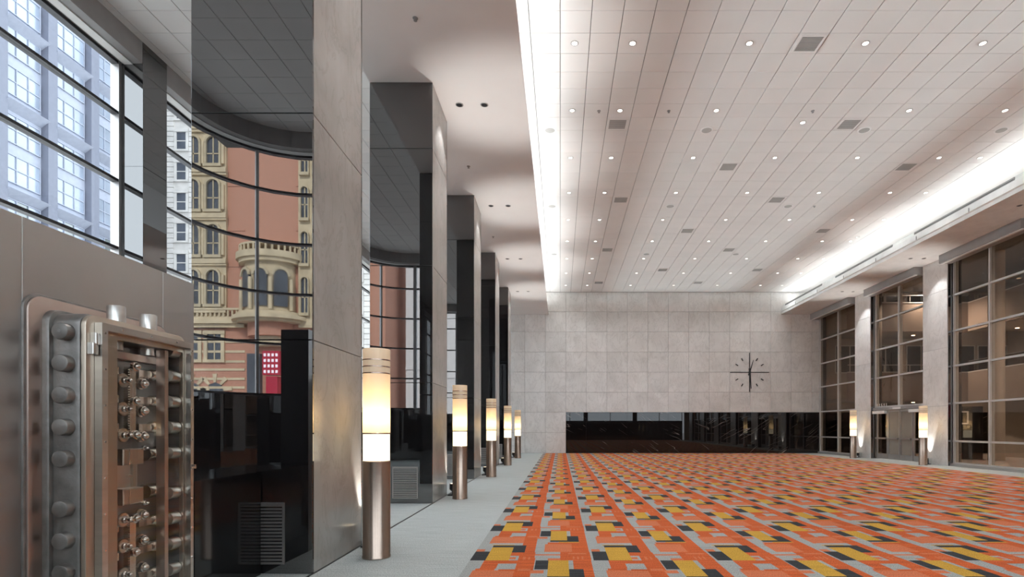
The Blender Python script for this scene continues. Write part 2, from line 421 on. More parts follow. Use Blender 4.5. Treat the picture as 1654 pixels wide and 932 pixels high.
# ------------------------------------------------------------------ left colonnade
ORD = ['nearest', 'second', 'third', 'fourth', 'farthest']
ZJ = [0, EYE+.89, EYE+3.17, EYE+5.45, ZS]
cnames = ['nearest black granite and marble column, right behind the vault door, full of reflections',
          'second column from the vault door, black granite front with louvred grille, pale marble side',
          'middle column of the left colonnade, behind the second floor lamp',
          'fourth column of the left colonnade, behind the third floor lamp',
          'farthest column of the left colonnade, next to the far marble wall']
for n, y0 in enumerate(CY):
    y1 = y0+CD
    c = empty('column', ((CX0+CX1)/2, (y0+y1)/2, 0), cnames[n], 'column', 'columns along the left aisle')
    MB().box(CX0+.03, CX1-.03, y0+.03, y1-.03, 0, ZS).part('core', 'black', c)
    for za, zb in zip(ZJ, ZJ[1:]):
        g = .004
        MB().cbox(CX0, CX1, y0, y0+.03, za+g, zb-g, .003, '-y').part('granite_slab', 'granite', c)
        MB().cbox(CX0, CX1, y1-.03, y1, za+g, zb-g, .003, 'y').part('granite_slab', 'granite', c)
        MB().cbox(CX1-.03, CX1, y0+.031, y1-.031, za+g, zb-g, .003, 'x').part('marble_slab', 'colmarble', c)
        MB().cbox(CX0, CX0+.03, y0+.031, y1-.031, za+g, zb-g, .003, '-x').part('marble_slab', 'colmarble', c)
    ga, gb = CX0+.44, CX0+.94
    gz0, gz1 = (.10, .72)
    gf = MB(); gf.box(ga, gb, y0-.012, y0-.001, gz0, gz0+.02); gf.box(ga, gb, y0-.012, y0-.001, gz1-.02, gz1)
    gf.box(ga, ga+.02, y0-.012, y0-.001, gz0+.02, gz1-.02); gf.box(gb-.02, gb, y0-.012, y0-.001, gz0+.02, gz1-.02)
    gr = gf.part('grille', 'grille', c)
    k = 0
    while gz0+.035+k*.034 < gz1-.03:
        z = gz0+.035+k*.034; k += 1
        MB().add([(ga+.02, y0-.012, z), (gb-.02, y0-.012, z), (gb-.02, y0-.012, z+.014), (ga+.02, y0-.012, z+.014),
                  (ga+.02, y0-.002, z+.006), (gb-.02, y0-.002, z+.006), (gb-.02, y0-.002, z+.02), (ga+.02, y0-.002, z+.02)],
                 [(0, 1, 2, 3), (3, 2, 6, 7), (0, 4, 5, 1), (4, 7, 6, 5), (0, 3, 7, 4), (1, 5, 6, 2)]).part('louvre', 'grille', gr)

# right piers
XP = 15.1
PY = [(16.25, 17.65), (21.55, 23.0), (26.9, 28.3)]
PY0 = [(0.55, 2.0), (5.8, 7.2), (11.0, 12.4)]
pn = {16.25: 'marble faced pier at the right edge, outside the picture', 21.55: 'marble faced pier behind the right hand floor lamp, black on its near side',
      26.9: 'marble faced pier between the glass doors and the far window, lit by an uplight'}
for (a, b) in PY+PY0:
    c = empty('pier', (XP+.2, (a+b)/2, 0), pn.get(a, 'marble faced pier of the right wall out of view, %s from the back' % {.55: 'first', 5.8: 'second', 11.0: 'third'}.get(a)), 'column', 'piers along the right wall')
    MB().box(XP+.03, XR+.3, a+.03, b-.03, 0, ZS).part('core', 'black', c)
    for za, zb in zip(ZJ, ZJ[1:]):
        MB().cbox(XP, XP+.03, a, b, za+.003, zb-.003, .003, '-x').part('marble_slab', 'colmarble' if 0 else 'marble', c)
        MB().cbox(XP+.031, XR+.3, a, a+.03, za+.003, zb-.003, .003, '-y').part('granite_slab', 'granite', c)
        MB().cbox(XP+.031, XR+.3, b-.03, b, za+.003, zb-.003, .003, 'y').part('granite_slab', 'granite', c)

# ------------------------------------------------------------------ left windows
ZT = [EYE+v for v in (.9, 2.3, 3.7, 5.1, 6.5)]
ZH = ZC
WN = [0]
def window(path_fn, s0, s1, muls, zs, ztop, gl='glass', frame='darkalu', muli='alu', fw=.06, nseg=1):
    """a glazed bay on a plan curve path_fn(s) -> (x, y); muls = mullion positions incl. both ends"""
    WN[0] += 1
    m = path_fn((s0+s1)/2)
    w = empty('window_%d' % WN[0], (m[0], m[1], zs[0]), kind='structure')
    def pth(a, b, n): return [path_fn(a+(b-a)*i/n) for i in range(n+1)]
    for z in zs+[ztop-fw]:
        MB().ribbon(pth(s0, s1, nseg*(len(muls)-1)), z, z+fw, -.08, .06).part('transom', frame, w)
        MB().ribbon(pth(s0, s1, nseg*(len(muls)-1)), z+.015, z+fw-.015, -.095, -.081).part('transom_cap', muli, w)
    for q in muls:
        a, b = max(q-.035, s0), min(q+.035, s1)
        MB().ribbon([path_fn(a), path_fn(b)], zs[0], ztop, -.11, .07).part('mullion', muli, w)
    zz = zs+[ztop-fw]
    for a, b in zip(muls, muls[1:]):
        for za, zb in zip(zz, zz[1:]):
            MB().ribbon(pth(a+.036, b-.036, nseg), za+fw, zb, -.006, .006).part('pane', gl, w)
    return w
# left plan curve, s = distance: from far end southwards, then round the corner, then east along the rear
RAD = 2.4
def left_path(s):   # s=0 at far wall, going -Y ; room is on the left of travel... offsets negative = outside
    L1 = YE-(YB+RAD)
    if s <= L1: return (XL, YE-s)
    s2 = s-L1; q = RAD*pi/2
    if s2 <= q:
        a = pi+s2/RAD; return (XL+RAD+RAD*cos(a), YB+RAD+RAD*sin(a))
    return (XL+RAD+(s2-q), YB)
S = lambda y: YE-y
LP = [(1.1, 1.8), (6.3, 7.0), (11.5, 12.2), (16.7, 17.4), (21.9, 22.6), (27.1, 27.8)]
edges = [YE]
bays = []
top = YE
for a, b in sorted(LP, reverse=True):
    bays.append((top, b)); top = a
for (ya, yb) in bays:
    mid = [S(8.85)] if abs(ya-11.5) < .01 else [S((ya+yb)/2)]
    window(left_path, S(ya), S(yb), [S(ya)+.04]+mid+[S(yb)-.04], ZT, ZH-.45)
L1 = YE-(YB+RAD); LQ = L1+RAD*pi/2
m0 = L1+RAD*radians(53)
window(left_path, S(1.1), LQ, [S(1.1)+.04, m0, LQ-.04], ZT, ZH-.45, nseg=6)
sx = LQ; k = 0
for xa, xb in ((XL+RAD, -1.2), (-.6, 3.0), (3.4, 9.2), (9.6, XR)):
    s0, s1 = LQ+xa-(XL+RAD), LQ+xb-(XL+RAD)
    n = 2
    window(left_path, s0, s1, [s0+.04]+[s0+(s1-s0)*i/n for i in range(1, n)]+[s1-.04], ZT, ZH-.45)
for xa, xb in ((-1.2, -.6), (3.0, 3.4), (9.2, 9.6)):
    c = MB().box(xa, xb, YB-.1, YB+.25, 0, ZC).thing('pier', 'granite', 'black granite rear pier behind the camera, %s' % {-1.2: 'left one', 3.0: 'middle one', 9.2: 'right one'}[xa], 'column', 'rear piers')
# granite wall under the sills
wl = MB(); pts = [left_path(i*(LQ)/1 if 0 else v) for v in [0, L1]+[L1+RAD*pi/2*i/12 for i in range(1, 13)]+[LQ+XR-(XL+RAD)]]
wl.ribbon(pts, 0, ZT[0], -.1, .15)
wlo = wl.part('wall_left', 'granite', kind='structure')
# valance (blind box) along the window heads
vb = MB(); vb.ribbon(pts, ZC-.45, ZC, -.15, .5); vbo = vb.part('trim_4', 'greypaint', kind='structure')
MB().ribbon(pts, ZC-.47, ZC-.451, .12, .3).part('blind_roll', 'white', vbo)
for n, (a, b) in enumerate(LP):
    c = empty('window_pier', (XL+.2, (a+b)/2, 0), ['polished black pier of the left glazing hidden behind the vault enclosure', 'black pier of the left glazing left of the vault door',
        'black granite pier between the street windows above the vault enclosure', 'black window pier behind the second column', 'black window pier behind the third column',
        'black window pier behind the farthest columns'][n], 'column', 'black piers of the left glazing')
    for za, zb in zip([0, 2.36, 4.64, 6.92], [2.36, 4.64, 6.92, ZC-.001]):
        MB().cbox(XL-.15, XL+.51, a, b, za+.003, zb-.003, .003, 'x').part('granite_slab', 'granite', c)
# side closing of rear right and right wall above
MB().box(XR, XR+.3, YB, YE, ZS-.02, ZC).part('wall_right', 'plaster', kind='structure')

# ------------------------------------------------------------------ right windows and doors
RT = [EYE+v for v in (-1.384, -.53, .948, 2.40, 3.764, 5.157)]
ZRH = EYE+6.42
rp = lambda s: (XR, s)
rb = [(2.0, 5.8), (7.2, 11.0), (12.4, 16.25), (17.65, 21.55), (28.3, YE)]
for a, b in rb:
    w = window(rp, a, b, [a+.06, (a+b)/2+(.1 if a < 28 else 0), b-.06], RT, ZRH+.3, 'tint', 'alulight', 'alulight', .07)
w2 = window(rp, 23.0, 26.9, [23.06, 25.0, 26.84], [EYE+.99]+RT[3:], ZRH+.3, 'tint', 'alulight', 'alulight', .07)
sill = MB()
for a, b in rb: sill.box(XR-.16, XR+.2, a, b, 0, RT[0]+.02)
sill.part('trim_5', 'alu', kind='structure')
for a, b in rb+[(23.0, 26.9)]:
    g = empty('blind_box', (XR-.3, (a+b)/2, ZRH), 'grey roller blind box above the ' + ({17.65: 'nearest right window', 23.0: 'glass entrance doors', 28.3: 'farthest right window'}.get(a, '%s window out of view on the right' % {2.0: 'first', 7.2: 'second', 12.4: 'third'}.get(a))), 'blind', 'blind boxes over the right windows')
    MB().box(14.76, XR-.12, a+.05, b-.02, ZRH, ZS-.001).part('casing', 'greypaint', g)
    MB().box(14.80, 14.9, a+.05, b, ZRH-.035, ZRH-.001).part('hem_bar', 'white', g)
# glass doors under window 6
M['frost'] = simple('frosted_film', (.26, .235, .20), .35)
hd = MB().box(XR-.14, XR+.1, 23.0, 26.9, EYE+.86, EYE+.99).part('door_header', 'alu', w2)
dw = (26.8-23.1)/4
for k in range(4):
    a = 23.1+k*dw; b = a+dw
    d = empty('door_%d' % (k+1), (XR, (a+b)/2, 0), kind='structure')
    f = MB(); z1 = EYE+.855
    f.box(XR-.03, XR+.03, a+.01, a+.09, .03, z1); f.box(XR-.03, XR+.03, b-.09, b-.01, .03, z1)
    f.box(XR-.03, XR+.03, a+.09, b-.09, .03, .27); f.box(XR-.03, XR+.03, a+.09, b-.09, z1-.10, z1)
    f.part('door_frame', 'alu', d)
    MB().box(XR-.006, XR+.006, a+.091, b-.091, .271, z1-.101).part('door_pane', 'frost' if k in (1, 2) else 'tint', d)
    h = MB().box(XR-.12, XR-.09, a+.05, b-.05, EYE-.50, EYE-.43).part('push_bar', 'alu', d)
    MB().box(XR-.09, XR-.031, a+.05, a+.08, EYE-.49, EYE-.44).part('bracket', 'alu', h)
    MB().box(XR-.09, XR-.031, b-.08, b-.05, EYE-.49, EYE-.44).part('bracket', 'alu', h)
    if k in (0, 3): MB().box(XR-.2, XR-.031, a-.04 if k == 0 else a, b+.05, EYE+.70, EYE+.83).part('door_operator', 'white', d)
MB().box(XR-.155, XR-.145, 24.7, 25.3, EYE+.88, EYE+.97).part('exit_plate', 'white', w2)

# street number standing on the door header
sn = empty('street_number', (XR-.10, 26.3, EYE+1.0), 'small white street number standing on the header above the glass doors', 'number')
for k, ch in enumerate('11511'):
    tc = bpy.data.curves.new('digit', 'FONT'); tc.body = ch; tc.size = .26; tc.extrude = .008
    to = bpy.data.objects.new('tmp', tc); COL.objects.link(to); bpy.context.view_layer.update()
    tme = bpy.data.meshes.new_from_object(to.evaluated_get(bpy.context.evaluated_depsgraph_get())); bpy.data.objects.remove(to)
    tme.materials.clear(); tme.materials.append(M['white'])
    no = piece('digit', tme, (XR-.10, 26.68-.19*k, EYE+1.0), sn); no.rotation_euler = (pi/2, 0, -pi/2)

# ------------------------------------------------------------------ floor lamps
M['diff'] = emit('glowing_diffuser', (1, .86, .60), 1.15)
m, nt, N_, L_, b_ = mat('lamp_shade_glass')
b_.inputs['Base Color'].default_value = (.9, .78, .62, 1); b_.inputs['Roughness'].default_value = .35
b_.inputs['Emission Color'].default_value = (1, .70, .45, 1); b_.inputs['Emission Strength'].default_value = .30
tr = N_.new('ShaderNodeBsdfTranslucent'); tr.inputs[0].default_value = (1, .86, .62, 1)
mx = N_.new('ShaderNodeMixShader'); mx.inputs[0].default_value = .45
L_.new(b_.outputs[0], mx.inputs[1]); L_.new(tr.outputs[0], mx.inputs[2]); L_.new(mx.outputs[0], N_['Material Output'].inputs[0])
M['shade'] = m
def make_lamp(x, y, label, group):
    t = empty('floor_lamp', (x, y, 0), label, 'lamp', group)
    r = .152
    MB().lathe((x, y, 0), [(r+.004, 0), (r+.004, .02), (r, .025), (r, 1.09), (r-.008, 1.098)], n=40).part('base', 'lampmetal', t, True)
    MB().lathe((x, y, 0), [(r-.006, 1.099), (r-.006, 1.398)], n=40).part('diffuser', 'diff', t, True)
    sh = MB()
    def tube(z0, z1):
        n = 40
        v = [(x+rr*cos(2*pi*i/n), y+rr*sin(2*pi*i/n), z) for rr, z in ((r-.002, z0), (r-.002, z1)) for i in range(n)]
        sh.add(v, [(i, (i+1) % n, n+(i+1) % n, n+i) for i in range(n)])
    tube(1.416, 2.36)
    sh.part('shade', 'shade', t, True)
    for z in (1.400, 2.078, 2.152, 2.228):
        n = 40
        MB().lathe((x, y, 0), [(r+.001, z), (r+.003, z+.002), (r+.003, z+.012), (r+.001, z+.014)] if z < 1.5 else [(r-.001, z), (r+.001, z+.002), (r+.001, z+.012), (r-.001, z+.014)], n=n).part('ring', 'lampmetal', t, True)
    n = 40
    MB().lathe((x, y, 0), [(.12, 2.34), (.12, 2.345)], n=24).part('baffle', 'white', t, True)
    light('POINT', 'lamp_bulb', (x, y, 1.60), t, 4.6, (1, .80, .50), shadow_soft_size=.09)
    light('SPOT', 'lamp_uplight', (x, y, 2.42), t, 520, (1, .98, .95), shadow_soft_size=.06, spot_size=radians(44), spot_blend=.9, rot=(pi, radians(9 if x < 5 else -9), 0))
    return t
ll = ['tall cylinder floor lamp at the nearest column, largest in the picture', 'second floor lamp in the left row, in front of the second column',
      'third floor lamp in the left row, middle of the five', 'fourth floor lamp in the left row, an uplight on the floor beside it', 'farthest floor lamp of the left row, against the far marble wall']
for n, yy in enumerate([6.28, 11.5, 16.72, 21.94, 27.16]): make_lamp(-2.09, yy, ll[n], 'cylinder floor lamps along the left aisle')
make_lamp(14.48, 22.04, 'floor lamp on the right, in front of the pier nearest the glass doors', 'cylinder floor lamps along the right wall')
make_lamp(14.48, 27.3, 'floor lamp on the right, beside the far window left of the glass doors', 'cylinder floor lamps along the right wall')

# small black floor uplights grazing the marble
def uplight(x, y, sx, label):
    t = empty('uplight', (x, y, 0), label, 'uplight', 'floor uplights at the columns')
    MB().box(x-.11, x+.11, y-.16, y+.16, .006, .03).part('base_plate', 'black', t)
    b = MB(); b.box(x-.02, x+.02, y-.15, y-.13, .03, .2); b.box(x-.02, x+.02, y+.13, y+.15, .03, .2); b.part('yoke', 'black', t)
    MB().lathe((x, y, .09), [(.06, 0), (.1, .04), (.1, .16), (.085, .165)], n=20).part('lamp_head', 'black', t, True)
    MB().cyl((x, y, .2555), 'z', .08, .004, 20).part('lens', M['diff'], t)
    light('SPOT', 'uplight_beam', (x, y, .28), t, UP_W, (1, .95, .88), shadow_soft_size=.04, spot_size=radians(48), spot_blend=.7, rot=(pi, -radians(13)*sx, 0))
ul = ['black uplight on the floor behind the nearest floor lamp', 'black uplight on the floor behind the second floor lamp of the left row', 'black uplight behind the third floor lamp of the left row',
      'small black uplight on the floor left of the fourth floor lamp', 'small black uplight on the floor left of the farthest floor lamp']
for n, yy in enumerate([6.28, 11.5, 16.72, 21.94, 27.16]): uplight(-2.33, yy+.62, 1, ul[n])
uplight(14.92, 22.55, -1, 'black uplight on the floor right of the nearer right lamp')
uplight(14.92, 27.75, -1, 'black uplight on the floor right of the farther right lamp')

# ------------------------------------------------------------------ ceiling fittings
M['glow'] = emit('downlight_glow', (1, .93, .82), 3.5)
dl_ring = MB().lathe((0, 0, 0), [(.082, 0), (.082, -.006), (.066, -.010), (.062, -.002)], n=20).mesh('trim_ring', 'alu', True)
dl_lens = MB().cyl((0, 0, -.006), 'z', .058, .004, 16).mesh('lens', 'glow')
XD = [.30, 1.51, 3.95, 6.38, 8.83, 11.26, 12.48]
cw = ['first column from the left', 'second column from the left', 'third column from the left', 'middle column', 'fifth column from the left', 'sixth column from the left', 'beside the right cove']
ro = ['first', 'second', 'third', 'fourth', 'fifth', 'sixth', 'seventh', 'eighth', 'last']
def downlight(x, y, z, label, group, lit=True, e=None, cone=110):
    t = empty('downlight', (x, y, z), label, 'downlight', group)
    piece('trim_ring', dl_ring, (x, y, z), t); 
    piece('lens', dl_lens if lit else dl_dark, (x, y, z-.001), t)
    if e: light('SPOT', 'downlight_beam', (x, y, z-.03), t, e, (.97, .98, 1), shadow_soft_size=.07, spot_size=radians(cone), spot_blend=1.0 if cone > 100 else .35)
    return t
dl_dark = MB().cyl((0, 0, -.006), 'z', .058, .004, 16).mesh('lens', 'darkalu')
for k in range(-4, 9):
    for c, x in enumerate(XD):
        y = 11.54+2.44*k
        if k == 1 and c == 3: y += .55
        if k < 0:
            downlight(x, y, ZC, 'ceiling downlight out of view, %s row behind the front, %s' % (ro[-k], cw[c]), 'downlights out of view', True, DOWN_W); continue
        if k in (0, 1, 2) and c == 5 and k == 0: pass
        downlight(x, y, ZC, 'recessed ceiling downlight, %s row from the camera, %s' % (ro[k], cw[c]), 'recessed downlights in the tiled ceiling', True, DOWN_W*(3.2 if k == 8 else 1))
for n, yy in enumerate([6.28, 11.5, 16.72, 21.94, 27.16]):
    for x in (-2.1, -1.58):
        downlight(x, yy, ZS, 'small recessed downlight in the left soffit above the %s floor lamp, %s of the pair' % (ORD[n], 'left' if x < -2 else 'right'), 'soffit downlights left', False, 120 if x < -2 else 80, 80)
for n, yy in enumerate([16.7, 21.9, 27.2]):
    for x in (13.89, 14.42):
        downlight(x, yy, ZS, 'small recessed downlight in the right soffit, %s pair, %s one' % (['nearest', 'middle', 'farthest'][n], 'left' if x < 14 else 'right'), 'soffit downlights right', False, 120 if x > 14 else 80, 84)
M['vent'] = simple('vent_grey', (.46, .45, .43), .6)
vent_f = MB(); vent_f.box(-.22, .22, -.26, -.22, -.008, 0).box(-.22, .22, .22, .26, -.008, 0).box(-.26, -.22, -.26, .26, -.008, 0).box(.22, .26, -.26, .26, -.008, 0)
vent_f = vent_f.mesh('frame', 'ceil'); vent_b = MB().box(-.22, .22, -.22, .22, -.004, 0).mesh('core', 'vent')
vb_ = MB()
for i in range(10): vb_.box(-.22, .22, -.20+i*.042, -.192+i*.042, -.008, -.0045)
vent_s = vb_.mesh('blades', 'greypaint')
VP = [(5.2, 11.56, 'nearest, above the middle of the hall'), (1.51, 14.62, 'left one of the second row'), (7.64, 14.62, 'right one of the second row'), (5.17, 17.0, 'left one of the third row'), (10.64, 17.0, 'right one of the third row'),
      (2.13, 19.45, 'left one of the fourth row'), (7.62, 19.45, 'right one of the fourth row'), (5.17, 22.5, 'left one of the fifth row'), (10.7, 22.5, 'right one of the fifth row'), (2.12, 24.9, 'left one of the sixth row'), (7.6, 24.9, 'right one of the sixth row'),
      (5.2, 28.05, 'left one of the seventh row'), (10.0, 28.05, 'right one of the seventh row'), (2.12, 30.5, 'left one nearest the far wall'), (7.6, 30.5, 'right one nearest the far wall')]
for x, y, d in VP:
    t = empty('ceiling_vent', (x, y, ZC), 'square grey air vent in the tiled ceiling, '+d, 'vent', 'square vents in the tiled ceiling')
    piece('frame', vent_f, (x, y, ZC), t); piece('core', vent_b, (x, y, ZC), t); bl = piece('blades', vent_s, (x, y, ZC), t); bl['kind'] = 'stuff'
spk = MB().lathe((0, 0, 0), [(.17, 0), (.17, -.008), (.14, -.012)], n=24).mesh('rim', 'plaster', True)
spk2 = MB().lathe((0, 0, 0), [(.132, -.0125), (.12, -.016), (.03, -.018)], n=24).mesh('mesh_cover', 'vent', True)
for x, y, d in ((-.28, 14.9, 'nearest at the left cove'), (3.95, 14.9, 'nearest row, second from left'), (8.2, 14.9, 'nearest row, third from left'), (11.9, 14.9, 'nearest row, rightmost'), (-.3, 20, 'second row at the left cove'), (3.98, 20, 'second row, middle'),
                (8.25, 20, 'second row, right'), (-.29, 25.5, 'far row at the left cove'), (3.98, 25.5, 'far row, middle'), (8.1, 25.5, 'far row, right')):
    t = empty('ceiling_speaker', (x, y, ZC), 'round flush loudspeaker in the tiled ceiling, '+d, 'speaker', 'round ceiling speakers')
    piece('rim', spk, (x, y, ZC), t); piece('mesh_cover', spk2, (x, y, ZC), t)
spr = MB().lathe((0, 0, 0), [(.045, 0), (.045, -.006), (.015, -.01), (.012, -.04), (.03, -.042), (.03, -.046)], n=14).mesh('sprinkler', 'greypaint', True)
for x, y, z, d in ((-2.38, 9.07, ZS, 'left soffit before the second column'), (-2.36, 14.2, ZS, 'left soffit before the third column'), (-2.36, 19.4, ZS, 'left soffit before the fourth column'), (.98, 14.0, ZC, 'tiled ceiling beside the nearest left vent'),
                   (2.75, 14.0, ZC, 'tiled ceiling left of the second row vents'), (6.4, 14.0, ZC, 'tiled ceiling beside the offset downlight'), (9.2, 20, ZC, 'tiled ceiling right of the centre')):
    o = bpy.data.objects.new('sprinkler', spr); COL.objects.link(o); o.location = (x, y, z)
    tag(o, 'tiny sprinkler head in the '+d, 'sprinkler', 'sprinkler heads')
sd = MB().lathe((12.5, 23.2, ZC), [(.08, 0), (.08, -.02), (.06, -.05), (.02, -.06)], n=18)
sd.thing('smoke_detector', 'white', 'white domed smoke detector on the ceiling near the right light cove', 'detector', smooth=True)
# light coves
M['led'] = emit('led_strip', (1, .97, .93), 4)
def cove(x, y0, y1, z, label, ang, e, w=.12):
    t = empty('cove_light', (x, (y0+y1)/2, z), label, 'light')
    MB().box(x-.05, x+.05, y0, y1, z-.05, z-.012).part('housing', 'white', t)
    MB().box(x-.03, x+.03, y0, y1, z-.011, z-.004).part('led_strip', 'led', t)
    n = 1
    sg = 1 if x < 5 else -1
    light('AREA', 'cove_glow', (x, (y0+y1)/2, z), t, e*.10, (.93, .98, 1), shape='RECTANGLE', size=w, size_y=y1-y0, rot=(0, pi+sg*radians(12), 0))
    light('AREA', 'cove_throw', (x+sg*.06, (y0+y1)/2, z+.03), t, e*.125, (.78, .95, 1), shape='RECTANGLE', size=w, size_y=y1-y0, rot=(0, pi+sg*radians(86.5), 0), spread=radians(15))
    light('AREA', 'cove_wash', (x+sg*.06, (y0+y1)/2, z+.03), t, e*.035, (.85, .97, 1), shape='RECTANGLE', size=w, size_y=y1-y0, rot=(0, pi+sg*radians(55), 0), spread=radians(80))
cove(-1.08, YB+.3, YE-.15, ZS+.62, 'long white light strip hidden in the left ceiling cove', radians(-58), COVE_W)
cove(13.72, YB+.3, YE-.15, ZS+.72, 'long white light strip hidden in the right ceiling cove', radians(58), COVE_W*1.1)

# ------------------------------------------------------------------ vault door exhibit
M['vsteel'] = simple('vault_clad_steel', (.47, .455, .44), .36, 1, .10, .9, bump=.12, bs=1.3)
M['viron'] = simple('vault_grey_iron', (.25, .24, .23), .42, .8, .22, 9, bump=.15, bs=60)
M['vpink'] = simple('vault_copper_steel', (.56, .46, .41), .34, 1, .10, 3, scale=(1, 1, .3))
M['vbeige'] = simple('vault_bronze_edge', (.56, .49, .41), .32, 1, .10, 3, scale=(1, 1, .3))
M['vdark'] = simple('vault_dark_steel', (.30, .29, .28), .35, .9)
M['chrome'] = simple('polished_chrome', (.72, .68, .64), .10, 1)
M['brass'] = simple('machined_pale_brass', (.68, .60, .52), .26, 1)
XF = -3.0
ve = empty('vault_enclosure', (XF-.16, 2.9, 0), 'tall brushed steel enclosure that carries the old vault door, cut by the left edge', 'enclosure')
MB().box(XF-.33, XF-.004, 1.2, 4.515, 0, EYE+1.178).part('body', 'black', ve)
for a, b in ((1.2, 3.076), (3.079, 4.168), (4.171, 4.52)):
    MB().cbox(XF-.0035, XF, a, b, .0, EYE+1.182, .001, 'x').part('steel_panel', 'vsteel', ve)
gl = MB().box(-3.70, -3.0, 4.53, 5.53, 0, 1.03).thing('plinth', 'plinthstone', 'low black granite plinth between the vault enclosure and the nearest column', 'plinth')
Z0 = 1.146
vd = empty('vault_door', (XF, 3.62, 0), 'massive antique steel vault door with locking bolts and glass cased mechanism', 'vault door')
def slab(y0, y1, z0, z1, r, xa, xb, bev, m, name, label=None, hole=None, thru=False):
    mb = MB(); n = len(rrect(0, 1, 0, 1, .1))
    rings = [(0, xa), (0, xb-bev), (bev*.3, xb-bev*.3), (bev, xb)]
    V = []
    for ins, x in rings:
        V += [(x, a, b) for a, b in rrect(y0+ins, y1-ins, z0+ins, z1-ins, r-ins*.8)]
    F = []
    for k in range(len(rings)-1): F += [(k*n+i, k*n+(i+1) % n, (k+1)*n+(i+1) % n, (k+1)*n+i) for i in range(n)]
    last = (len(rings)-1)*n
    if hole:
        hy0, hy1, hz0, hz1 = hole; hr = rrect(hy0, hy1, hz0, hz1, .012)
        b = len(V); V += [(xb, a, c) for a, c in hr]+[(xa if thru else xa+.02, a, c) for a, c in hr]
        F += [(last+i, last+(i+1) % n, b+(i+1) % n, b+i) for i in range(n)]
        F += [(b+i, b+(i+1) % n, b+n+(i+1) % n, b+n+i) for i in range(n)]
        if not thru: F += [tuple(range(b+n, b+2*n))]
    else: F += [tuple(range(last, last+n))]
    mb.add(V, F); return mb.part(name, m, vd, True, label)
slab(3.07, 4.20, Z0-1.09, EYE+.772, .10, XF+.0005, -2.985, .006, 'viron', 'outer_rim', 'grey outer rim')
slab(3.085, 4.185, Z0-1.075, EYE+.757, .09, -2.984, -2.972, .006, 'vpink', 'rim_plate', 'copper toned rim plate')
slab(3.165, 4.09, Z0-1.01, EYE+.695, .085, -2.971, -2.93, .015, 'viron', 'inner_step')
HO = (3.425, 4.02, Z0-.85, Z0+.87)
slab(3.19, 4.057, Z0-.99, EYE+.676, .075, -2.929, -2.775, .02, 'viron', 'door_body', 'grey iron body of the door', HO)
slab(3.197, 4.05, Z0-.98, EYE+.668, .07, -2.774, -2.747, .006, 'vbeige', 'front_plate', 'bronze coloured front plate', HO, True)
BZ = [2.02, 1.838, 1.655, 1.472, 1.29, 1.003, .82, .637, .455, .272]
for z in BZ:
    b = MB().lathe((-2.85, 3.20, z), [(.049, 0), (.049, -.052), (.046, -.058), (.040, -.060)], 'y', 28).part('locking_bolt', 'viron', vd, True)
MB().cyl((-2.85, 3.1375, 2.02), 'y', .009, .004, 12).part('bolt_pin_hole', 'vdark', vd)
for z in BZ:
    MB().lathe((-2.85, 4.04, z), [(.049, 0), (.049, .10), (.04, .11)], 'y', 24).part('locking_bolt', 'viron', vd, True)
for yv in (3.526, 3.80):
    MB().lathe((-2.835, yv, EYE+.655), [(.05, 0), (.05, .12), (.046, .126)], 'z', 28).part('top_bolt', 'steel', vd, True)
    MB().cyl((-2.84, yv, 1.965), 'z', .04, .10, 24).part('bolt_shaft', 'steel', vd, True)
# recess back, bars
MB().box(-2.905, -2.895, 3.43, 3.985, Z0-.84, Z0+.86).part('back_plate', 'vdark', vd)
MB().box(-2.894, -2.84, 3.43, 3.975, 1.915, 1.96).part('cross_bar', 'vpink', vd)
MB().box(-2.894, -2.84, 3.43, 3.975, .33, .375).part('cross_bar', 'vpink', vd)
MB().box(-2.80, -2.74, 3.826, 3.86, Z0-.84, Z0+.86).part('upright_bar', 'vpink', vd)
def gear(x, y, z, r, n=18):
    prof = []
    for i in range(n*2):
        rr = r if i % 2 == 0 else r*.84
        for d in (-.35, .35):
            a = (i+d)*pi/n; prof.append((y+rr*cos(a), z+rr*sin(a)))
    g = MB().prism(prof, 'x', x, x+.014).part('gear', 'brass', vd)
    MB().lathe((x+.0145, y, z), [(r*.55, 0), (r*.5, .012), (r*.3, .02)], 'x', 16).part('gear_hub', 'chrome', g, True)
def knob(x, y, z, r):
    k = MB().lathe((x, y, z), [(r, 0), (r, .018), (r*.78, .02), (r*.74, .032), (r*.5, .040), (r*.2, .044)], 'x', 20).part('cap_nut', 'chrome', vd, True)
